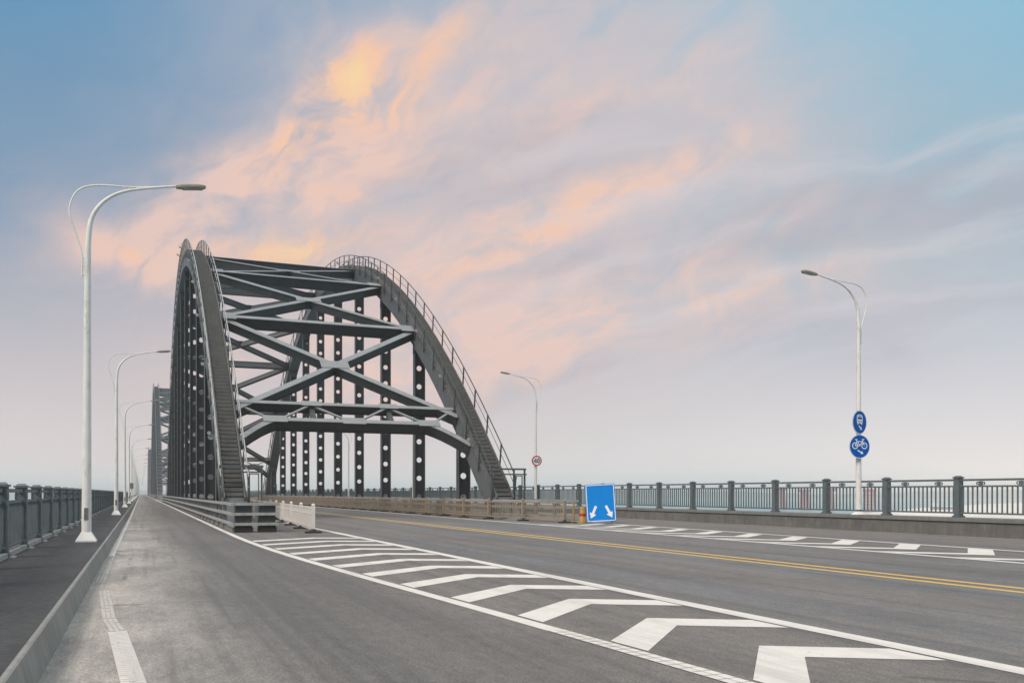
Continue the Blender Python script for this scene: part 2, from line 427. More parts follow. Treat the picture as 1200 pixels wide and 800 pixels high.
# ------------------------------------------------------------------ steel arches
AL, ARR = 4.48, 19.5                  # centre lines of the two ribs
RW, RH = 1.16, 1.24
def make_arch(label, c, z0, k, hang, name='steel_arch', mats=None, detail=2, group='steel arches along the bridge', holes=True):
    mt = mats or M
    root = thing(name, label, 'arch bridge', (0, c, 0), 0, group)
    zb = lambda y: z0-k*y*y            # y is measured from the arch's middle
    half = math.sqrt((z0+1.2)/k)
    def fr(y):
        t = Vector((0, 1, -2*k*y)).normalized(); nrm = Vector((0, -t.z, t.y)); return t, nrm
    def P(a, y, h=RH/2):
        t, nrm = fr(y); return Vector((a, y, zb(y))) + nrm*h
    n = 72 if detail == 2 else 36
    ysamp = [-half+2*half*i/n for i in range(n+1)]
    hz_ = RW/2; lip = .05; tt = .06
    prof = [(-hz_-lip,0),(hz_+lip,0),(hz_+lip,tt),(hz_,tt),(hz_,RH-tt),(hz_+lip,RH-tt),(hz_+lip,RH),(-hz_-lip,RH),(-hz_-lip,RH-tt),(-hz_,RH-tt),(-hz_,tt),(-hz_-lip,tt)]
    ribs = []
    for a in (AL, ARR):
        g = MB(); m = len(prof)
        vs = []
        for y in ysamp:
            t, nrm = fr(y); b0 = Vector((a, y, zb(y)))
            for x, h in prof: vs.append(b0 + Vector((x, 0, 0)) + nrm*h)
        fs = []
        for i in range(n):
            for j in range(m):
                j2 = (j+1) % m
                fs.append((i*m+j, i*m+j2, (i+1)*m+j2, (i+1)*m+j))
        g.add(vs, fs)
        # splice plates on the flanks
        if detail == 2:
            y = -half+2
            while y < half-1:
                for sd in (-1, 1):
                    q0 = P(a+sd*(RW/2+.006), y-.32); q1 = P(a+sd*(RW/2+.006), y+.32)
                    g.beam(q0, q1, .012, RH-.28, fr(y)[1])
                y += 5.1
        rib = g.build('arch_rib', mt['steel'], root); ribs.append(rib)
        # walkway and stair on top of the rib
        g = MB(); st = .30
        y = -half+1.0
        while y < half-1.0:
            sl = abs(2*k*y)
            if sl > .10 or detail < 2:
                dy = min(.95, .25/max(sl, .05)) if detail == 2 else 1.1; e = 1 if y < 0 else -1
                zt = zb(y)+RH*math.sqrt(1+sl*sl)+.12; rise = max(.03, dy*sl)
                yf = y-e*dy*.5
                g.box(a-.47, a+.47, min(yf, yf+e*dy), max(yf, yf+e*dy), zt-.03, zt)
                g.box(a-.47, a+.47, yf-.02-e*.022, yf+.02-e*.022, zt-max(.05, rise*.76), zt+.004)
                y += dy
            else:
                p0 = P(a, y, RH+.06); p1 = P(a, y+.9, RH+.06)
                g.beam(p0, p1, .94, .05, fr(y)[1])
                for q in range(3):
                    pq = P(a, y+.3*q, RH+.11); g.beam(pq-Vector((.42,0,0)), pq+Vector((.42,0,0)), .04, .03)
                y += .92
        # stringers
        for sd in (-1, 1):
            for i in range(n):
                if zb(ysamp[i]) < -1.0 or zb(ysamp[i+1]) < -1.0: continue
                g.beam(P(a+sd*.51, ysamp[i], RH+.13), P(a+sd*.51, ysamp[i+1], RH+.13), .05, .26, fr(ysamp[i])[1])
        g.build('walkway_stair', mt['tread'], rib)
        # handrails
        for sd in (-1, 1):
            g = MB(); off = .69
            top = []; mid = []; low = []
            yy = [-half+1.6+(2*half-3.2)*i/(n) for i in range(n+1)]
            def foot(y): 
                t, nrm = fr(y); return Vector((a+sd*off, y, zb(y))) + nrm*RH
            lean = lambda y: Vector((0, .22*(-1 if y < 0 else 1)*min(1, abs(2*k*y)), 1)).normalized()
            for y in yy:
                top.append(foot(y)+lean(y)*1.18); mid.append(foot(y)+lean(y)*.62); low.append(foot(y)+lean(y)*.28)
            g.tube(top, .036 if detail == 2 else .06, 6); g.tube(mid, .02 if detail == 2 else .04, 5)
            g.build('handrail', mt['pipe'] if (a == AL) else mt['dark_pipe'], rib)
            if detail < 2: continue
            npost = int(2*half/2.3)
            for i in range(npost+1):
                y = -half+1.7+(2*half-3.4)*i/npost
                f = foot(y); g = MB()
                g.beam(f-lean(y)*.5, f+lean(y)*1.2, .07, .10, (0,1,0))
                g.beam(f-lean(y)*.3, f-lean(y)*.3-Vector((sd*.16,0,0)), .08, .08)
                g.build('handrail_post', mt['dark_pipe'] if a != AL else mt['steel'], rib)
        if detail == 2:
            # pipe lamps clipped to the rail
            for i in range(9):
                g = MB(); y = -half+5+i*5.6
                f = foot_(a-.78, y, zb, fr)
                g.tube([f+Vector((0,0,.3)), f+Vector((-.14,-.06,.55)), f+Vector((-.2,-.1,.6))], .035, 6)
                g.tube([f+Vector((-.2,-.1,.6)), f+Vector((-.26,-.2,.56))], [.07,.11], 8)
                g.build('walkway_lamp', M['pipe'], rib)
            # gate frame where the stair meets the deck, and its mirror at the far end
            for e in (-1, 1):
                g = MB(); yg = e*(half-1.0); zt = 2.85
                for dx in (-.7, .72, 1.4): g.cbox((a+dx, yg, zt/2-.1), .09, .09, zt+.2)
                for dx in (.78, 1.24): g.cbox((a+dx, yg, 1.25), .05, .05, 2.5)
                g.cbox((a+1.01, yg, 2.5), .51, .05, .05); g.cbox((a+1.01, yg, 1.35), .51, .05, .05)
                g.box(a-.74, a+1.48, yg-.07, yg+.07, zt, zt+.1)
                g.box(a-.74, a+1.48, yg+e*.1-.05, yg+e*.1+.05, zt-.3, zt-.22)
                g.build('stair_gate', mt['steel'], rib)
    # hangers
    hw, hd = .76, .55
    pitch, hr = 1.385, .2
    for a in (AL, ARR):
        for y in hang:
            g = MB(); ztop = zb(y)+.15; zbot = -1.0
            x0, x1 = a-hw/2+.02, a+hw/2-.02
            if holes:
                hz = 1.23; zs = zbot
                nn = 16
                while hz+.7 < ztop-.25:
                    # one web bay with a round hole, as a ring of quads
                    zl = hz-pitch/2 if hz > 1.3 else zbot; zh = hz+pitch/2
                    for th in (-.012, .012):
                        outer = []
                        inner = []
                        for q in range(nn):
                            t = 2*math.pi*(q+.5)/nn; cx, cz = math.cos(t), math.sin(t)
                            inner.append((a+hr*cx, y+th, hz+hr*cz))
                            sc = min(((x1-x0)/2)/abs(cx) if abs(cx) > 1e-6 else 9, ((zh-hz) if cz > 0 else (hz-zl))/abs(cz) if abs(cz) > 1e-6 else 9)
                            outer.append((a+sc*cx, y+th, hz+sc*cz))
                        corners = [(x1, zh), (x0, zh), (x0, zl), (x1, zl)]
                        g.add(inner+outer, [(q, (q+1) % nn, nn+(q+1) % nn, nn+q) if th < 0 else (nn+q, nn+(q+1) % nn, (q+1) % nn, q) for q in range(nn)])
                        ang = [math.atan2(zc-hz, xc-a) % (2*math.pi) for xc, zc in corners]
                        for (xc, zc), an in zip(corners, ang):
                            q = int((an/(2*math.pi))*nn-.5) % nn
                            g.add([outer[q], (xc, y+th, zc), outer[(q+1) % nn]], [(0,1,2) if th < 0 else (2,1,0)])
                    g.add([(a+hr*math.cos(2*math.pi*(q+.5)/nn), y+th, hz+hr*math.sin(2*math.pi*(q+.5)/nn)) for th in (-.012,.012) for q in range(nn)],
                          [(q, nn+q, nn+(q+1) % nn, (q+1) % nn) for q in range(nn)])
                    zs = zh; hz += pitch
                g.box(x0, x1, y-.012, y+.012, zs, ztop)
            else:
                g.box(x0, x1, y-.012, y+.012, zbot, ztop)
            if detail == 2:   # head bracket under the rib
                dirs = 1 if y < 0 else -1
                g.box(a-hw/2-.03, a+hw/2+.03, y-hd/2-.04, y+hd/2+.04, ztop-1.0, ztop)
                g.box(a-hw/2-.012, a+hw/2+.012, y-hd/2-.012, y+hd/2+.012, 2.9, 3.35) if False else None
            hg = g.build('hanger', mt['hanger'], root)
            for sd in (-1, 1):
                g = MB(); g.box(a+sd*hw/2-.02, a+sd*hw/2+.02, y-hd/2, y+hd/2, zbot, ztop); g.build('flange', mt['hanger_flange'], hg)
    # cross beams and X braces between the ribs
    xl, xr = AL+RW/2-.05, ARR-RW/2+.05
    for y in hang[1:-1]:
        g = MB(); t, nrm = fr(y)
        g.ibeam(P(xl, y), P(xr, y), .42, .8, nrm, .045, .06)
        cb = g.build('cross_beam', mt['brace'], root)
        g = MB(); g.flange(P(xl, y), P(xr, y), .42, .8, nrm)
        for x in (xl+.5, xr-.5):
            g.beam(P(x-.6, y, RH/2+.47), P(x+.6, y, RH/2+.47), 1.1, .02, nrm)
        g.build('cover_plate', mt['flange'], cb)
    for y0, y1 in zip(hang, hang[1:]):
        nrm = (fr(y0)[1]+fr(y1)[1]).normalized()
        for fl, (ya, yb) in enumerate(((y0, y1), (y1, y0))):
            g = MB()
            g.ibeam(P(xl, ya, RH/2+fl*.006), P(xr, yb, RH/2+fl*.006), .4, .6, nrm, .04, .05)
            br_ = g.build('diagonal_brace', mt['brace'], root)
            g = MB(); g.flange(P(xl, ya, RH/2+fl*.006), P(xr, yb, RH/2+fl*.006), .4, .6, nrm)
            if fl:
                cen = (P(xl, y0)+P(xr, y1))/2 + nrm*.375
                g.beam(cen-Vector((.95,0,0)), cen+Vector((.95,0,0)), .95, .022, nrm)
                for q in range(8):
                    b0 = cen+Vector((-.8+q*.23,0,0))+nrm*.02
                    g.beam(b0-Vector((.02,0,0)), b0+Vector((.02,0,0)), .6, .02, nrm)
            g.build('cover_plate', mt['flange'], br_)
    # portal frames
    for e, yk in ((-1, hang[0]), (1, hang[-1])):
        g = MB(); f = MB()
        yu = yk-e*.7; yl = yk+e*.75; yh = yk+e*2.4
        nu = fr(yu)[1]; nl = fr(yl)[1]
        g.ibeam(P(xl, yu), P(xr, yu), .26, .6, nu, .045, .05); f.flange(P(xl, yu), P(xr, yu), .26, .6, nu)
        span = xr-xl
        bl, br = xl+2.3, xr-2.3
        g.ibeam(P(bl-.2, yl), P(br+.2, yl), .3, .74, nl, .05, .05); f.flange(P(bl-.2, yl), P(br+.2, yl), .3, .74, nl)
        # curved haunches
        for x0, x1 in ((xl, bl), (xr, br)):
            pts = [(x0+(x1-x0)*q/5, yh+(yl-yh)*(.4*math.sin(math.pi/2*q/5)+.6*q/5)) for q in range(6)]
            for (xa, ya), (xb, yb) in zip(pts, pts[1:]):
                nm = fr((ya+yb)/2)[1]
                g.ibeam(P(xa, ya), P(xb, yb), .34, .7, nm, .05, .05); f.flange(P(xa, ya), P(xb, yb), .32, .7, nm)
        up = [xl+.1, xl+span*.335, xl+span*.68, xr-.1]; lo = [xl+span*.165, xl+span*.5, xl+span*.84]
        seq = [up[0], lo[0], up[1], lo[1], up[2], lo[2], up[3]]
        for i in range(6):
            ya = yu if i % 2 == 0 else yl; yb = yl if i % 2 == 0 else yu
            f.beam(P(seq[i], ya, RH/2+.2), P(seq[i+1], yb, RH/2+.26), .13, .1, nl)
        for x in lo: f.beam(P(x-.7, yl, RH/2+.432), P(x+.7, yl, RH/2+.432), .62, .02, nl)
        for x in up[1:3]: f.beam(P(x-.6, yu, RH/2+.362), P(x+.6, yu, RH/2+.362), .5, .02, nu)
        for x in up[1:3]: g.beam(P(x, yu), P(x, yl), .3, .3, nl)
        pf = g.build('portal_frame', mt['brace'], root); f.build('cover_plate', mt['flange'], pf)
    return root
def foot_(x, y, zb, fr):
    t, nrm = fr(y); return Vector((x, y, zb(y))) + nrm*RH
c1 = 101.6
make_arch('dark grey steel arch nearest the camera, its stairs and X bracing rising over the road', c1, 23.9, .00873, [-45.7+10.15*i for i in range(10)])
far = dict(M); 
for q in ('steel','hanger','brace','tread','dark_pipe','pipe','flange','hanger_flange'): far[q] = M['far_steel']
make_arch('taller hazy steel arch standing behind the left hangers of the nearest arch', 322, 34.8, .0061, [-66+10.15*i for i in range(14)], mats=far, detail=1, holes=False)
make_arch('farthest pale blue steel arch, a thin sliver at the end of the road', 545, 24.5, .0085, [-45.7+10.15*i for i in range(10)], mats=far, detail=1, holes=False)

# ------------------------------------------------------------------ guardrails round the arch feet
def guardrail(label, x0, x1, y0, y1, flare=0, blocks=True, nose=0, name='guardrail', group='guardrails round the arch feet', small=False):
    root = thing(name, label, 'guardrail', (0, y0, 0), 0, group)
    L = y1-y0
    loop = [(x0, L)] + ([(x0, 6), (x0+nose, 0)] if nose else [(x0, 0)]) + [(x1, 0), (x1+flare*.6, 16), (x1+flare, L)]
    for z in (.32, .70, 1.08):
        g = MB()
        for (xa, ya), (xb, yb) in zip(loop, loop[1:]):
            d = Vector((xb-xa, yb-ya, 0)).normalized()*.06
            g.beam(Vector((xa, ya, z))-d, Vector((xb, yb, z))+d, .09, .105)
        g.build('rail', M['guard'], root)
    step = 2.7
    for (xa, ya), (xb, yb) in zip(loop, loop[1:]):
        l = math.hypot(xb-xa, yb-ya)
        if l < 3: continue
        for i in range(1, int(l/step)):
            f = i*step/l; cx = xa+(xb-xa)*f; cy = ya+(yb-ya)*f
            sgn = 1 if cx < (x0+x1)/2 else -1; g = MB()
            g.cbox((cx+sgn*.13, cy, .56), .16, .12, 1.12)
            g.cbox((cx+sgn*.13, cy, .03), .3, .3, .06)
            g.build('post', M['guard_dark'], root)
    if blocks:
        for cx in (x0+.42, x1-.36):
            g = MB(); g.box(cx-.3, cx+.3, .07, .6, .2, 1.04)
            b = g.build('end_block', M['brace'], root)
            g = MB(); g.prism([(cx-.34,.03),(cx+.34,.03),(cx+.3,.7),(cx-.3,.7)], 0, .2); g.build('foot', M['rubber'], b)
    # kerb upstand under the rail
    g = MB(); g.box(x0+.1, x0+.35, 1.2, L, 0, .14); g.box(x1-.3, x1-.05, 1.2, 15, 0, .14); g.build('base_kerb', M['concrete'], root)
    return root
guardrail('three-rail grey guardrail wrapped round the left foot of the nearest arch', 3.2, 4.86, 35.6, 162, .9)
guardrail('three-rail grey guardrail behind the beige pickets round the right foot', 18.74, 21.7, 43.6, 162, .3, blocks=False, nose=.8)
guardrail('distant guardrail round the left foot of the taller hazy arch', 3.2, 5.4, 236, 405, .3, blocks=False)
guardrail('distant guardrail round the right foot of the taller hazy arch', 18.6, 20.6, 236, 405, .3, blocks=False)

# ------------------------------------------------------------------ picket barriers
def picket_section(name, label, L, h, mat, npick, group, base=True, slat=.03, foot_mat=None, postw=.1):
    root = thing(name, label, 'barrier', (0,0,0), 0, group)
    g = MB()
    g.box(.05, L-.05, -.02, .02, h-.1, h-.04); g.box(.05, L-.05, -.02, .02, .17, .23); g.box(.05, L-.05, -.02, .02, h-.32, h-.28)
    for i in range(npick):
        x = .05+(L-.1)*(i+.5)/npick
        g.box(x-slat/2, x+slat/2, -.014, .014, .1, h-.02)
    g.build('picket_panel', mat, root)
    g = MB(); g.box(-postw/2, postw/2, -postw/2, postw/2, .06, h+.05)
    g.add([(-postw*.6,-postw*.6,h+.05),(postw*.6,-postw*.6,h+.05),(postw*.6,postw*.6,h+.05),(-postw*.6,postw*.6,h+.05),(0,0,h+.12)], [(0,1,4),(1,2,4),(2,3,4),(3,0,4),(3,2,1,0)])
    p = g.build('post', mat, root)
    g = MB(); g.prism([(-.3,-.13),(.3,-.13),(.3,.13),(-.3,.13)], 0, .07, Matrix.Rotation(math.pi/2, 4, 'Z')); g.tube([(0,0,.07),(0,0,.16)], [.12,.08], 10)
    g.build('foot', foot_mat or M['rubber'], p)
    return root
def run_sections(proto, pts, label_fn, start=0):
    for i, ((xa, ya), (xb, yb)) in enumerate(zip(pts, pts[1:])):
        o = proto if i == 0 else copy_tree(proto)
        o.location = (xa, ya, 0); o.rotation_euler = (0, 0, math.atan2(yb-ya, xb-xa)+random.uniform(-.012,.012))
        o['label'] = label_fn(i)
L = 4.32
pts = [(5.98, 34.2)]
ang = math.atan2(51.2-34.2, 6.95-5.98)
for i in range(6): pts.append((pts[-1][0]+L*math.cos(ang), pts[-1][1]+L*math.sin(ang)))
white = picket_section('picket_barrier', '', L, 1.0, M['white_plastic'], 26, 'white movable barriers beside the left guardrail', slat=.075, postw=.13)
run_sections(white, pts, lambda i: ('white picket barrier section at the near free end, on dark feet' if i == 0 else '%s white picket barrier section counting back from the free end' % ORD[i]))
g = MB(); 
L2 = 3.93
pts = [(19.68, 41.0), (19.05, 44.88), (18.55, 48.78)]
while pts[-1][1] < 160: pts.append((max(18.4, pts[-1][0]-.15), pts[-1][1]+L2))
beige = picket_section('picket_fence_section', '', L2, 1.08, M['beige'], 20, 'beige picket fence sections along the right arch', slat=.03, postw=.13)
run_sections(beige, pts, lambda i: ('beige picket fence section nearest the blue arrow board' if i == 0 else '%s beige picket fence section counting back from the blue board' % (ORD[i] if i < len(ORD) else 'last')))

# ------------------------------------------------------------------ railings along both bridge edges
def railing(label, x, zb, y0, pitch, n, h, far_to, foot):
    root = thing('bridge_railing', label, 'railing', (x, y0, zb), 0, 'railings along the bridge edges')
    pw = .112
    def post_mb(mb, cx=0, cy=0):
        mb.box(cx-pw, cx+pw, cy-pw, cy+pw, 0, h-.06)
        mb.box(cx-pw-.03, cx+pw+.03, cy-pw-.03, cy+pw+.03, h-.06, h-.02)
        q = pw*.95; q2 = pw*.6
        mb.add([(cx-q,cy-q,h-.02),(cx+q,cy-q,h-.02),(cx+q,cy+q,h-.02),(cx-q,cy+q,h-.02),(cx-q2,cy-q2,h+.025),(cx+q2,cy-q2,h+.025),(cx+q2,cy+q2,h+.025),(cx-q2,cy+q2,h+.025)], [(0,1,5,4),(1,2,6,5),(2,3,7,6),(3,0,4,7),(4,5,6,7)])
        mb.box(cx-pw-.04, cx+pw+.04, cy-pw-.04, cy+pw+.04, 0, .06)
        for s in (-1, 1): mb.box(cx-pw*.5, cx+pw*.5, cy+s*(pw+.006)-.006, cy+s*(pw+.006)+.006, .25, h-.35)
    def panel_mb(mb, o=0):
        a, b = o+pw, o+pitch-pw
        mb.box(-.042, .042, a, b, h-.17, h-.095); mb.box(-.035, .035, a, b, h-.385, h-.325); mb.box(-.035, .035, a, b, .13, .19)
        nb = 16
        for i in range(nb):
            y = a+(b-a)*(i+.5)/nb; mb.box(-.026, .026, y-.015, y+.015, .19, h-.385)
        for fr_ in (.24, .74):
            y = a+(b-a)*fr_; zc = h-.252
            mb.box(-.02, .02, y-.06, y+.06, h-.325, h-.18)
            for s in (-1, 1):
                mb.ring(y+s*.115, zc, .035, .062, -.016, .016, Matrix(((0,0,1,0),(1,0,0,0),(0,1,0,0),(0,0,0,1))), 10)
        return mb
    g = MB(); post_mb(g); p0 = g.build('post', M['rail'], root)
    g = panel_mb(MB()); q0 = g.build('baluster_panel', M['rail'], root)
    if foot:
        g = MB(); g.box(-.12, .12, pw+.05, pitch-pw-.05, -.02, .1); f0 = g.build('footing', M['pale_concrete'], root)
        g = MB(); g.box(-.24, .24, -.2, .2, -.02, .03); b0 = g.build('base_flange', M['pale_concrete'], p0)
    for i in range(1, n):
        p = p0.copy(); C.objects.link(p); p.location.y = i*pitch
        q = q0.copy(); C.objects.link(q); q.location.y = i*pitch
        if foot:
            f = f0.copy(); C.objects.link(f); f.location.y = i*pitch
            b = b0.copy(); C.objects.link(b); b.parent = p
    g = MB(); y = n*pitch
    while y+y0 < far_to:
        g.box(-pw, pw, y-pw, y+pw, 0, h)
        g.box(-.045, .045, y+pw, y+pitch-pw, h-.18, h-.09); g.box(-.035, .035, y+pw, y+pitch-pw, h-.385, h-.325); g.box(-.028, .028, y+pw, y+pitch-pw, .13, h-.386)
        y += pitch
    o = g.build('far_railing', M['rail'], root); o['kind'] = 'stuff'
    return root
railing('blue-grey metal railing with capped posts beside the dark left pavement', -2.42, .28, 3.9, 3.09, 92, 1.4, 900, True)
railing('grey-green baluster railing on the low parapet at the right edge', 27.02, .634, 10.4, 3.36, 92, 1.46, 900, False)
root = thing('parapet_wall', 'low stained concrete parapet under the right railing', 'wall', (26.5, 0, 0))
g = MB(); g.box(0, 1.05, S0, S1, -.02, .46); g.build('wall_face', M['parapet'], root)
g = MB(); g.box(.04, 1.05, S0, S1, .46, .505); g.box(-.05, 1.1, S0, S1, .505, .63); g.build('coping', M['parapet_cap'], root)

# ------------------------------------------------------------------ street lamps
def bez(pts, n=6):
    """Catmull-Rom through pts"""
    out = []
    P = [Vector(p) for p in pts]; P = [P[0]*2-P[1]] + P + [P[-1]*2-P[-2]]
    for i in range(1, len(P)-2):
        for k in range(n):
            t = k/n
            out.append(.5*((2*P[i])+(P[i+1]-P[i-1])*t+(2*P[i-1]-5*P[i]+4*P[i+1]-P[i+2])*t*t+(3*P[i]-P[i-1]-3*P[i+1]+P[i+2])*t**3))
    out.append(P[-2]); return out
def make_lamp():
    root = thing('street_lamp', '', 'street lamp')
    g = MB()
    g.tube([(0,0,.2),(0,0,1.6),(0,0,4.5),(0,0,7.4)], [.118,.11,.092,.076], 12)
    g.build('pole', M['lamp'], root)
    g = MB(); ft, tp = .24, .122
    g.add([(-ft,-ft,0),(ft,-ft,0),(ft,ft,0),(-ft,ft,0),(-ft,-ft,.035),(ft,-ft,.035),(ft,ft,.035),(-ft,ft,.035),(-tp,-tp,.24),(tp,-tp,.24),(tp,tp,.24),(-tp,tp,.24)],
          [(0,1,5,4),(1,2,6,5),(2,3,7,6),(3,0,4,7),(4,5,9,8),(5,6,10,9),(6,7,11,10),(7,4,8,11),(8,9,10,11)])
    g.build('base_skirt', M['lamp'], root)
    g = MB(); g.box(-.05,.05,-.122,-.105,.55,.85); g.build('service_door', M['guard_dark'], root)
    arm = bez([(0,0,7.38),(.05,0,7.95),(.17,0,8.3),(.4,0,8.6),(.75,0,8.84),(1.25,0,9.0),(1.97,0,9.15),(2.12,0,9.175)], 5)
    g = MB(); g.tube(arm, [.074*(1-i/(len(arm)-1))**1.6+.03 if 0 else .026+.046*(1-i/(len(arm)-1))**1.6 for i in range(len(arm))], 10); g.build('arm', M['lamp'], root)
    loop = bez([(-.13,0,6.62),(-.13,0,7.15),(-.24,0,7.6),(-.4,0,8.1),(-.4,0,8.4),(-.28,0,8.7),(-.05,0,8.88),(.35,0,8.97),(.95,0,9.0),(1.4,0,9.06)], 5)
    g = MB(); g.tube(loop, .022, 7)
    for z in (6.68, 6.9, 7.1): g.tube([(-.13,0,z),(0,0,z)], .02, 6)
    g.build('scroll_bracket', M['lamp'], root)
    g = MB()
    Mh = Matrix.Translation((2.42,0,9.2)) @ Matrix.Rotation(R(-7), 4, 'Y')
    out = [(-.4,-.07),(-.25,-.13),(.2,-.15),(.36,-.12),(.42,-.05),(.42,.05),(.36,.12),(.2,.15),(-.25,.13),(-.4,.07)]
    vs = [Mh @ Vector((x*s, y*s, z)) for z, s in ((-.042,.93),(-.02,.96),(.018,.96),(.05,.72)) for x, y in [(p_*.94, q_*.85) for p_, q_ in out]]; n = len(out)
    g.add(vs, [(i*n+j, i*n+(j+1) % n, (i+1)*n+(j+1) % n, (i+1)*n+j) for i in range(3) for j in range(n)]+[tuple(range(n))[::-1], tuple(range(3*n, 4*n))])
    hd = g.build('lamp_head', M['lamp_head'], root)
    g = MB(); g.prism([(-.2,-.1),(.3,-.1),(.3,.1),(-.2,.1)], -.062, -.051, Mh); g.build('lens', M['lens'], hd)
    return root
proto = make_lamp(); first = True
GL, GR = 'white street lamps along the left pavement', 'white street lamps along the right railing'
for i in range(33):
    o = proto if i == 0 else copy_tree(proto)
    y = 25.0+29.6*i
    o.location = (-1.26, y, .28); o.rotation_euler = (0, random.uniform(-.006,.006), random.uniform(-.03,.03)); o['group'] = GL
    o['label'] = ('tall white street lamp nearest the camera, standing on the dark left pavement' if i == 0 else
                  '%s white street lamp along the left kerb, counting from the camera' % ORD[i] if i < 7 else
                  'tiny hazy white street lamp far down the left kerb, beyond the seventh')
for i in range(-0, 25):
    o = copy_tree(proto)
    y = 28.4+32.2*i
    o.location = (26.74, y, .632); o.rotation_euler = (0, 0, math.pi+random.uniform(-.03,.03)); o.scale = (1, 1, 1.035); o['group'] = GR
    for ch in o.children:
        if ch.name.startswith('base_skirt'): ch.scale = (.82, .82, .45)
    o['label'] = ('white street lamp carrying two round blue signs above the right railing' if i == 0 else
                  'white street lamp carrying the round 40 sign beside the right arch' if i == 1 else
                  'white street lamp seen between the right hangers, thin against the sky' if i == 3 else
                  '%s white street lamp along the right railing, counting from the camera' % ORD[i] if i < 5 else
                  'tiny white street lamp far along the right railing, behind the hangers')

# ------------------------------------------------------------------ signs
def sign_matrix(rz):
    """sign drawn in x (to the viewer's right), z up, its face to -Y"""
    return Matrix.Rotation(rz, 4, 'Z') @ Matrix.Rotation(R(90), 4, 'X')
def arrow_poly(x0, y0, x1, y1, w, hw, hl):
    d = Vector((x1-x0, y1-y0)); l = d.length; d /= l; n = Vector((-d.y, d.x)); a = Vector((x0, y0)); b = Vector((x1, y1)); c = a+d*(l-hl)
    return [tuple(p) for p in (a-n*w/2, c-n*w/2, c-n*hw/2, b, c+n*hw/2, c+n*w/2, a+n*w/2)]
def line_poly(x0, y0, x1, y1, w):
    d = Vector((x1-x0, y1-y0)).normalized(); n = Vector((-d.y, d.x))*w/2; a = Vector((x0, y0)); b = Vector((x1, y1))
    return [tuple(p) for p in (a-n, b-n, b+n, a+n)]
def disc(mb, r, z0, z1, n=40, cx=0, cy=0):
    mb.prism([(cx+r*math.cos(2*math.pi*i/n), cy+r*math.sin(2*math.pi*i/n)) for i in range(n)], z0, z1)
def round_sign(name, label, loc, rz, r, face, rim):
    root = thing(name, label, 'road sign', loc); root.rotation_euler = (R(90), 0, rz)
    g = MB(); disc(g, r, -.012, .0); g.build('sign_plate', face, root)
    g = MB(); g.ring(0, 0, r*.955, r*1.0, 0, .006, n=40); g.build('rim', rim, root)
    g = MB(); g.box(-.14, .14, -.03, .03, -.07, -.013); g.box(-.02,.02,-r*.7,r*.7,-.04,-.0135); g.build('bracket', M['back'], root)
    return root
PX, PY = 26.62, 28.4
s1 = round_sign('bicycle_sign', 'round blue sign with white bicycle and arrow, lower on the lamp post', (PX, PY-.19, 3.36), R(-7), .475, M['navy'], M['white'])
g = MB()
for cx in (-.215, .215): g.ring(cx, .03, .1, .135, 0, .006, n=24)
for a in ((-.215,.03,-.13,.2),(-.13,.2,.13,.2),(.13,.2,.215,.03),(-.1,.2,.0,.03),(.0,.03,-.215,.03),(.0,.03,.13,.2),(-.13,.2,-.16,.27),(-.22,.28,-.11,.28),(.13,.2,.16,.28),(.1,.285,.21,.285)):
    g.prism(line_poly(*a, .03), 0, .007+.0003*len(g.f) % .003)
g.build('bicycle_symbol', M['white'], s1)
g = MB(); g.prism(arrow_poly(-.1, -.15, .17, -.29, .05, .15, .11), 0, .006); g.build('arrow', M['white'], s1)
s2 = round_sign('bus_sign', 'narrow-looking round blue sign with white bus, above the bicycle sign', (PX, PY-.19, 4.33), R(13), .47, M['navy'], M['white'])
g = MB()
body = [(-.17,-.04),(.17,-.04),(.19,.02),(.19,.22),(.15,.29),(.05,.31),(-.05,.31),(-.15,.29),(-.19,.22),(-.19,.02)]
g.prism(body, 0, .006)
for sx in (-1, 1): g.prism([(sx*.12-.04,-.09),(sx*.12+.04,-.09),(sx*.12+.04,-.041),(sx*.12-.04,-.041)], 0, .006)
sym = g.build('bus_symbol', M['white'], s2)
g = MB(); g.prism([(-.14,.12),(.14,.12),(.14,.21),(-.14,.21)], .0061, .008); g.prism([(-.09,.245),(.09,.245),(.09,.275),(-.09,.275)], .0061, .008)
for sx in (-1, 1): disc(g, .026, .0061, .008, 12, sx*.12, .03)
g.prism([(-.06,.02),(.06,.02),(.06,.045),(-.06,.045)], .0061, .008)
g.build('bus_window', M['navy'], sym)
g = MB(); g.prism(arrow_poly(-.06, -.14, .14, -.3, .05, .15, .11), 0, .006); g.build('arrow', M['white'], s2)
s3 = round_sign('speed_limit_sign', 'round white 40 speed limit sign with red ring on the lamp post', (26.74, 60.6-.2, 3.85), R(-8), .38, M['white'], M['back'])
g = MB(); g.ring(0, 0, .29, .379, .0005, .008, n=40); g.build('red_ring', M['red'], s3)
g = MB()
g.prism([(-.085,-.17),(-.025,-.17),(-.025,.17),(-.085,.17)], 0, .006)
g.prism(line_poly(-.07,.15,-.21,-.04,.055), 0, .007); g.prism([(-.235,-.09),(.005,-.09),(.005,-.035),(-.235,-.035)], 0, .0065)
g.ring(.125, 0, .05, .105, 0, .006, n=24, sy=1.6)
g.build('number', M['black'], s3)
# small sign on a far left lamp
s4 = thing('small_sign', 'tiny dark square sign on a far left lamp post', 'road sign', (-1.26, 25+29.6*4-.2, 2.55)); s4.rotation_euler = (R(90), 0, 0)
g = MB(); g.box(-.3, .3, -.42, .42, -.02, 0); g.build('sign_plate', M['back'], s4)
g = MB(); g.box(-.24, .24, -.36, .36, 0, .006); g.build('sign_face', M['guard_dark'], s4)

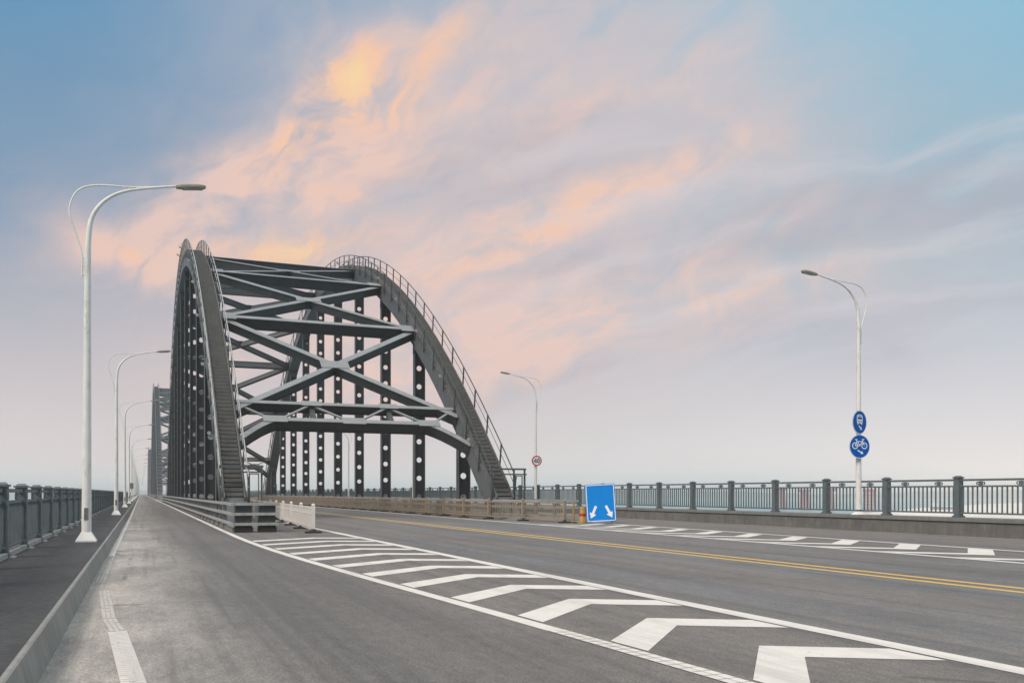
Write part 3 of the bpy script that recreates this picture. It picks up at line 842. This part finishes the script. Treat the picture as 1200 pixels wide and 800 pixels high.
# blue arrow board leaning on its stand
bx = thing('direction_board', 'tilted blue rectangular board with two white arrows, standing beside the beige pickets', 'road sign', (20.83, 39.2, 0))
bx.rotation_euler = (0, 0, R(-25))
W, H = 1.44, 1.86
Mb = Matrix.Translation((0, 0, .1)) @ Matrix.Rotation(R(-3.2), 4, 'Y') @ Matrix.Rotation(R(-7), 4, 'X') @ Matrix.Rotation(R(90), 4, 'X')
def rrect(w, h, r, n=6, oy=0):
    out = []
    for cx, cy, a in ((w/2-r, h-r, 0), (-w/2+r, h-r, 90), (-w/2+r, r, 180), (w/2-r, r, 270)):
        for i in range(n+1):
            t = R(a+90*i/n); out.append((cx+r*math.cos(t), cy+r*math.sin(t)+oy))
    return out
g = MB(); g.prism(rrect(W, H, .07), -.03, 0, Mb); face = g.build('board', M['blue'], bx)
g = MB(); o1 = rrect(W-.06, H-.06, .07, oy=.03); o2 = rrect(W-.13, H-.13, .05, oy=.065); n = len(o1)
vs = [Mb @ Vector((x, y, z)) for z in (.0005, .005) for P_ in (o1, o2) for x, y in P_]
g.add(vs, [(2*n+i, 2*n+(i+1) % n, 3*n+(i+1) % n, 3*n+i) for i in range(n)])
g.build('border', M['white'], face)
for sx in (-1, 1):
    g = MB(); g.prism(arrow_poly(sx*.24, .78, sx*.52, .18, .12, .34, .27), .0005, .006, Mb); g.build('arrow', M['white'], face)
g = MB()
for sx in (-1, 1):
    p = Mb @ Vector((sx*.55, 1.5, -.06)); q = Mb @ Vector((sx*.55, .0, -.06)); q.z = .03
    g.beam(p, q, .05, .05, (1,0,0)); f = Vector((q.x, q.y+.75, .03)); g.beam(p-Vector((0,0,.3)), f, .05, .05, (1,0,0)); g.beam(q, f, .05, .05)
    g.box(q.x-.12+sx*.08, q.x+.12+sx*.08, q.y-.22, q.y+.1, 0, .1)
g.beam(Mb @ Vector((-.55,.5,-.06)), Mb @ Vector((.55,.5,-.06)), .05, .05)
g.build('stand', M['guard_dark'], bx)
# yellow crash barrel with a red band
br = thing('traffic_barrel', 'dirty yellow traffic barrel with a red band, squeezed beside the blue board', 'traffic barrel', (20.36, 40.35, 0))
g = MB(); g.tube([(0,0,0),(0,0,.2),(0,0,.21),(0,0,.74),(0,0,.8),(0,0,.82)], [.2,.19,.165,.15,.12,.06], 20); g.build('drum', M['yellow'], br)
g = MB(); g.tube([(0,0,.36),(0,0,.48)], [.168,.164], 20, cap=False); g.build('red_band', M['red'], br)
pp = thing('marker_post', 'slim orange marker post standing behind the yellow barrel', 'post', (20.06, 40.75, 0))
g = MB(); g.tube([(0,0,.05),(0,0,1.1)], [.06,.05], 12); g.build('tube_post', M['yellow'], pp)
g = MB(); g.tube([(0,0,0),(0,0,.06)], [.2,.17], 12); g.build('foot', M['rubber'], pp)

# ------------------------------------------------------------------ far bank: towers and a barge
def tower(px, D, label, h=26):
    y_ = 577.4+(1.5-GZ)*1060/D
    x, y = px_ground(px, y_)
    root = thing('harbour_tower', label, 'crane tower', (x, y, GZ), -THETA, 'red harbour towers across the water')
    g = MB(); w0, w1 = 4.2, 3.2
    for sx in (-1, 1):
        for sy in (-1, 1): g.beam((sx*w0, sy*w0, 0), (sx*w1, sy*w1, h), 1.3, 1.3)
    for i in range(6):
        z0, z1 = h*i/6, h*(i+1)/6
        for sy in (-1, 1):
            g.beam((-w0, sy*w0, z0), (w0, sy*w0, z1), .5, .5); g.beam((-w0, sy*w0, z1), (w0, sy*w0, z1), .8, .8)
    g.build('lattice_leg', M['crane_red'], root)
    g = MB(); g.box(-5.5, 5.5, -5.5, 5.5, h, h+3); g.build('machine_house', M['crane_red'], root)
    return root
tower(915, 1120, 'leftmost red harbour tower, seen between the railing bars', 24)
tower(943, 1090, 'second red harbour tower from the left behind the railing', 22)
tower(972, 1060, 'third red harbour tower, just left of the lamp with blue signs', 23)
tower(1019, 1020, 'rightmost red harbour tower, just right of the lamp with blue signs', 22)
x, y = px_ground(1108, 597)
bg = thing('barge', 'low blue river barge lying by the pale sand bank', 'barge', (x, y, GZ+.4), R(-35), None)
g = MB(); g.prism([(-17,-3),(14,-3),(18,0),(14,3),(-17,3)], 0, 3.2); g.build('hull', M['hull'], bg)
g = MB(); g.box(-15,-9,-2.4,2.4,3.2,7.5); g.box(-13.5,-10,-1.8,1.8,7.5,9); g.build('cabin', M['hull_white'], bg)

# ------------------------------------------------------------------ air
hm = bpy.data.materials.new('haze_air'); hm.use_nodes = True; nt = hm.node_tree
for n_ in list(nt.nodes):
    if n_.type != 'OUTPUT_MATERIAL': nt.nodes.remove(n_)
pv = nt.nodes.new('ShaderNodeVolumePrincipled'); pv.inputs['Color'].default_value = (1,.945,.915,1); pv.inputs['Density'].default_value = .00042
pv.inputs['Anisotropy'].default_value = .1
nt.links.new(pv.outputs[0], [n_ for n_ in nt.nodes if n_.type == 'OUTPUT_MATERIAL'][0].inputs['Volume'])
g = MB(); g.box(-5600, 5600, -3100, 7900, GZ-1, 44); hz = g.build('haze', hm); hz['kind'] = 'stuff'

# ------------------------------------------------------------------ sky
SUN_AZ, SUN_EL = R(-121), R(46)         # azimuth from +Y towards +X
w = bpy.data.worlds.new('World'); bpy.context.scene.world = w; w.use_nodes = True
t = NT(w.node_tree); bgn = t.n['Background']
d = t.new('ShaderNodeTexCoord').outputs['Generated']
sep = t.new('ShaderNodeSeparateXYZ'); t.l.new(d, sep.inputs[0])
az = t.m('ARCTAN2', sep.outputs[0], sep.outputs[1]); el = t.m('ARCSINE', sep.outputs[2])
def ang(px, py):
    u = (px-600)/1060; v = (577.4-py)/1060
    return THETA+math.atan(u), math.atan(v/math.sqrt(1+u*u))
cmb = t.new('ShaderNodeCombineXYZ'); t.l.new(az, cmb.inputs[0]); t.l.new(el, cmb.inputs[1]); P0 = cmb.outputs[0]
def warp(vec, scale, amt, detail=3):
    nz = t.noise(vec, scale, detail, .55, col=True)
    v1 = t.new('ShaderNodeVectorMath', operation='SUBTRACT'); t.l.new(nz, v1.inputs[0]); v1.inputs[1].default_value = (.5,.5,.5)
    v2 = t.new('ShaderNodeVectorMath', operation='MULTIPLY_ADD'); t.l.new(v1.outputs[0], v2.inputs[0]); v2.inputs[1].default_value = (amt,amt*.7,0); t.l.new(vec, v2.inputs[2])
    return v2.outputs[0]
PW = warp(warp(P0, 3.2, .16), 11, .05, 4)
PW2 = warp(P0, 2.6, .12)
sw = t.new('ShaderNodeSeparateXYZ'); t.l.new(PW, sw.inputs[0])
sw2 = t.new('ShaderNodeSeparateXYZ'); t.l.new(PW2, sw2.inputs[0])
def blob(px, py, rx, ry, rot, amp, src=sw):
    """soft patch centred in a sky direction; sizes in photo pixels, rot counter-clockwise"""
    a0, e0 = ang(px, py); rx /= 1000.0; ry /= 1000.0
    dx = t.m('SUBTRACT', src.outputs[0], a0); dy = t.m('SUBTRACT', src.outputs[1], e0)
    c, s = math.cos(R(rot)), math.sin(R(rot))
    u = t.m('MULTIPLY_ADD', dx, c/rx, t.m('MULTIPLY', dy, s/rx)); v = t.m('MULTIPLY_ADD', dx, -s/ry, t.m('MULTIPLY', dy, c/ry))
    q = t.m('MULTIPLY_ADD', u, u, t.m('MULTIPLY', v, v))
    return t.m('MULTIPLY', t.m('EXPONENT', t.m('MULTIPLY', q, -1)), amp)
def total(bs):
    r = bs[0]
    for b_ in bs[1:]: r = t.m('ADD', r, b_)
    return r
EMAX = R(90)
def el_at(py): return ang(600, py)[1]/EMAX
elf = t.m('DIVIDE', el, EMAX, clamp=True)
el_l = lambda py: ang(60, py)[1]/EMAX
el_r = lambda py: ang(1120, py)[1]/EMAX
left = t.ramp(elf, [(0, rgb(246,239,234)), (el_l(530), rgb(234,223,222)), (el_l(450), rgb(207,201,205)), (el_l(380), rgb(178,182,193)), (el_l(300), rgb(146,165,187)), (el_l(220), rgb(123,154,182)), (el_l(110), rgb(111,151,184)), (el_l(0), rgb(92,148,187)), (.55, rgb(150,172,196)), (1, rgb(205,206,214))])
right = t.ramp(elf, [(0, rgb(247,242,238)), (el_r(530), rgb(236,231,230)), (el_r(450), rgb(216,216,222)), (el_r(380), rgb(194,204,216)), (el_r(280), rgb(165,189,203)), (el_r(150), rgb(149,187,207)), (el_r(0), rgb(134,191,217)), (.55, rgb(180,200,216)), (1, rgb(210,212,218))])
azmix = t.mapr(sw2.outputs[0], ang(250,200)[0], ang(900,200)[0])
col = t.mix(azmix, left, right)
# streaky noises: turn first, stretch after, so the fibres climb to the right
def fibres(vec, deg, sc, scale, detail, rough, dist=0, loc=(0,0,0)):
    return t.noise(t.vmap(t.vmap(vec, (1,1,1), (0,0,R(-deg)), loc), sc), scale, detail, rough, dist)
PS = warp(warp(P0, 2.4, .22, 2), 8, .06, 3)
PT = warp(warp(P0, 3.5, .2, 3), 14, .045, 3)
def fmix(f, a_, b_):
    fm = t.new('ShaderNodeMix', data_type='FLOAT'); t.put(fm.inputs[0], f); t.l.new(a_, fm.inputs[2]); t.l.new(b_, fm.inputs[3]); return fm.outputs[0]
azc = t.m('MAXIMUM', t.mapr(sw2.outputs[0], ang(430,200)[0], ang(620,200)[0]), t.mapr(sw2.outputs[1], ang(350,150)[1], ang(300,270)[1], 0, .9))
fib = fmix(azc, fibres(PS, 42, (3.6,10,1), 1.6, 9, .56), fibres(PS, 16, (2.4,12,1), 1.6, 9, .56, loc=(3,1,0)))
fib2 = fibres(PS, 9, (1.6,17,1), 1.5, 7, .52, loc=(1,4,0))
puff = fibres(PT, 30, (5,9,1), 1.6, 9, .58, .3, (2,5,0))
fine = fmix(azc, fibres(PT, 56, (9,20,1), 1.8, 9, .6, .35, (1,2,0)), fibres(PT, 24, (7,19,1), 1.8, 9, .6, .3, (5,2,0)))
vl = total([blob(600,200,330,190,12,1.0,sw2), blob(430,380,360,110,12,.75,sw2), blob(860,430,420,80,10,.5,sw2), blob(560,60,240,100,0,.65,sw2), blob(340,250,170,64,26,.5,sw2), blob(830,190,170,120,10,.45,sw2)])
veil = t.m('MULTIPLY', vl, t.mapr(puff, .25, .72, .55, 1.1))
col = t.mix(t.m('MULTIPLY', t.m('MINIMUM', veil, 1), .8), col, rgb(213,200,201))
# grey-lilac cloud shadow bands
gre = total([blob(560,205,150,28,8,1.1), blob(510,235,120,30,12,.9), blob(1000,258,240,18,7,1.0), blob(840,265,160,22,12,.6), blob(1130,225,140,22,-3,.6), blob(1120,372,150,24,8,.8), blob(840,385,260,24,10,.5), blob(640,335,140,20,22,.7), blob(700,140,120,20,12,.6), blob(230,335,110,26,8,.6), blob(660,440,240,26,12,.5), blob(430,165,60,16,30,.4)])
gre = t.m('MULTIPLY', gre, t.mapr(fib, .36, .64, .05, 1.25))
col = t.mix(t.m('MULTIPLY', t.m('MINIMUM', gre, 1), .62), col, rgb(176,177,190))
# pink lit cloud
pk = total([blob(440,120,90,60,40,.85), blob(350,190,140,42,36,.9), blob(250,245,140,40,26,.5), blob(170,300,80,26,-18,1.15), blob(300,285,170,34,6,.8), blob(560,120,130,50,18,.65), blob(520,330,160,50,20,.85), blob(630,275,170,22,22,1.2), blob(420,250,110,24,-8,.9), blob(740,115,140,26,20,.7), blob(680,390,260,36,16,.8), blob(620,420,260,40,10,.4), blob(330,400,160,30,5,.3), blob(865,335,95,9,14,1.0), blob(770,305,180,18,16,.6), blob(560,395,140,34,14,.6), blob(460,440,200,44,10,.45), blob(250,430,110,22,8,.3), blob(800,205,110,16,16,.55), blob(870,150,70,14,-35,.5), blob(500,200,120,20,-10,.4)])
pkn = t.m('ADD', t.m('MULTIPLY', fib, .34), t.m('ADD', t.m('MULTIPLY', fine, .38), t.m('MULTIPLY', puff, .32)))
pk = t.m('MULTIPLY', pk, t.mapr(pkn, .41, .67, .04, 1.2))
col = t.mix(t.m('MULTIPLY', t.m('MINIMUM', pk, 1), .82), col, rgb(243,207,193))
# orange fire near the hidden sun
og = total([blob(410,80,24,40,-8,1.4), blob(430,110,46,52,40,.65), blob(375,150,46,22,45,.7), blob(350,185,70,18,40,.6), blob(342,294,80,16,4,1.25), blob(625,275,115,16,24,.75), blob(500,62,56,16,30,.5), blob(145,294,38,12,-25,.75), blob(400,240,56,12,-15,.5), blob(855,334,60,6,14,.65), blob(560,300,80,16,20,.35), blob(470,90,60,20,50,.4)])
og = t.m('MULTIPLY', og, t.mapr(t.m('ADD', t.m('MULTIPLY', fine, .5), t.m('MULTIPLY', puff, .55)), .42, .68, .08, 1.25))
col = t.mix(t.m('MULTIPLY', t.m('MINIMUM', og, 1), .9), col, rgb(254,203,168))
core = t.m('MULTIPLY', total([blob(408,84,12,24,-8,1.0), blob(345,294,30,9,0,.6)]), t.mapr(fine, .35, .62, .3, 1.1))
col = t.mix(t.m('MULTIPLY', t.m('MINIMUM', core, 1), .85), col, rgb(255,221,166))
# fine streaks low on the right
col = t.mix(t.m('MULTIPLY', t.m('MULTIPLY', t.mapr(fib2, .5, .7), t.mapr(el, R(2), R(9))), t.m('MULTIPLY', t.mapr(el, R(15), R(28), .4, .1), t.mapr(az, ang(330,300)[0], ang(700,300)[0]))), col, rgb(226,217,219))
# a share of physical sky
ns = t.new('ShaderNodeTexSky', sky_type='NISHITA'); ns.sun_disc = False; ns.sun_elevation = SUN_EL; ns.sun_rotation = SUN_AZ % (2*math.pi)
ns.air_density = 1.2; ns.dust_density = 4
scl = t.new('ShaderNodeVectorMath', operation='SCALE'); t.l.new(ns.outputs[0], scl.inputs[0]); scl.inputs['Scale'].default_value = .1
col = t.mix(.06, col, scl.outputs[0])
dotf = t.m('MULTIPLY_ADD', sep.outputs[0], math.sin(THETA), t.m('MULTIPLY', sep.outputs[1], math.cos(THETA)))
bright = t.m('ADD', t.mapr(el, R(30), R(58), 0, 1), 0.0)
bcol = t.mix(t.m('MINIMUM', bright, 1), (1,1,1,1), (2.15,1.95,1.7,1))
bcol = t.mix(t.m('MULTIPLY', t.mapr(dotf, .35, -.3), t.mapr(el, R(12), R(38), 1, 0)), bcol, (.62,.6,.58,1))
mulv = t.new('ShaderNodeVectorMath', operation='MULTIPLY'); t.l.new(col, mulv.inputs[0]); t.l.new(bcol, mulv.inputs[1]); col = mulv.outputs[0]
lp = t.mix(t.mapr(sep.outputs[2], -.02, .0, 1, 0), col, (.3,.3,.3,1))
t.l.new(lp, bgn.inputs['Color']); bgn.inputs['Strength'].default_value = 1.0

sun = bpy.data.lights.new('Sun', 'SUN'); sun.energy = 2.8; sun.angle = R(24); sun.color = (1,.885,.78)
so = bpy.data.objects.new('sun', sun); C.objects.link(so)
dv = Vector((math.sin(SUN_AZ)*math.cos(SUN_EL), math.cos(SUN_AZ)*math.cos(SUN_EL), math.sin(SUN_EL)))
so.rotation_euler = (-dv).to_track_quat('-Z', 'Y').to_euler(); so.location = (0, 0, 60)

# ------------------------------------------------------------------ camera and render
cam = bpy.data.cameras.new('Camera'); co = bpy.data.objects.new('camera', cam); C.objects.link(co)
cam.sensor_width = 36; cam.lens = 1060/1200*36; cam.shift_y = (577.4-400)/1200
co.location = (0, 0, 1.5); co.rotation_euler = (R(90), 0, -THETA); cam.clip_start = .1; cam.clip_end = 30000
sc = bpy.context.scene; sc.camera = co
sc.view_settings.view_transform = 'Standard'; sc.view_settings.look = 'None'; sc.view_settings.exposure = 0; sc.view_settings.gamma = 1
sc.render.engine = 'CYCLES'
cy = sc.cycles; cy.use_denoising = True; cy.max_bounces = 6; cy.volume_bounces = 4; cy.use_adaptive_sampling = True
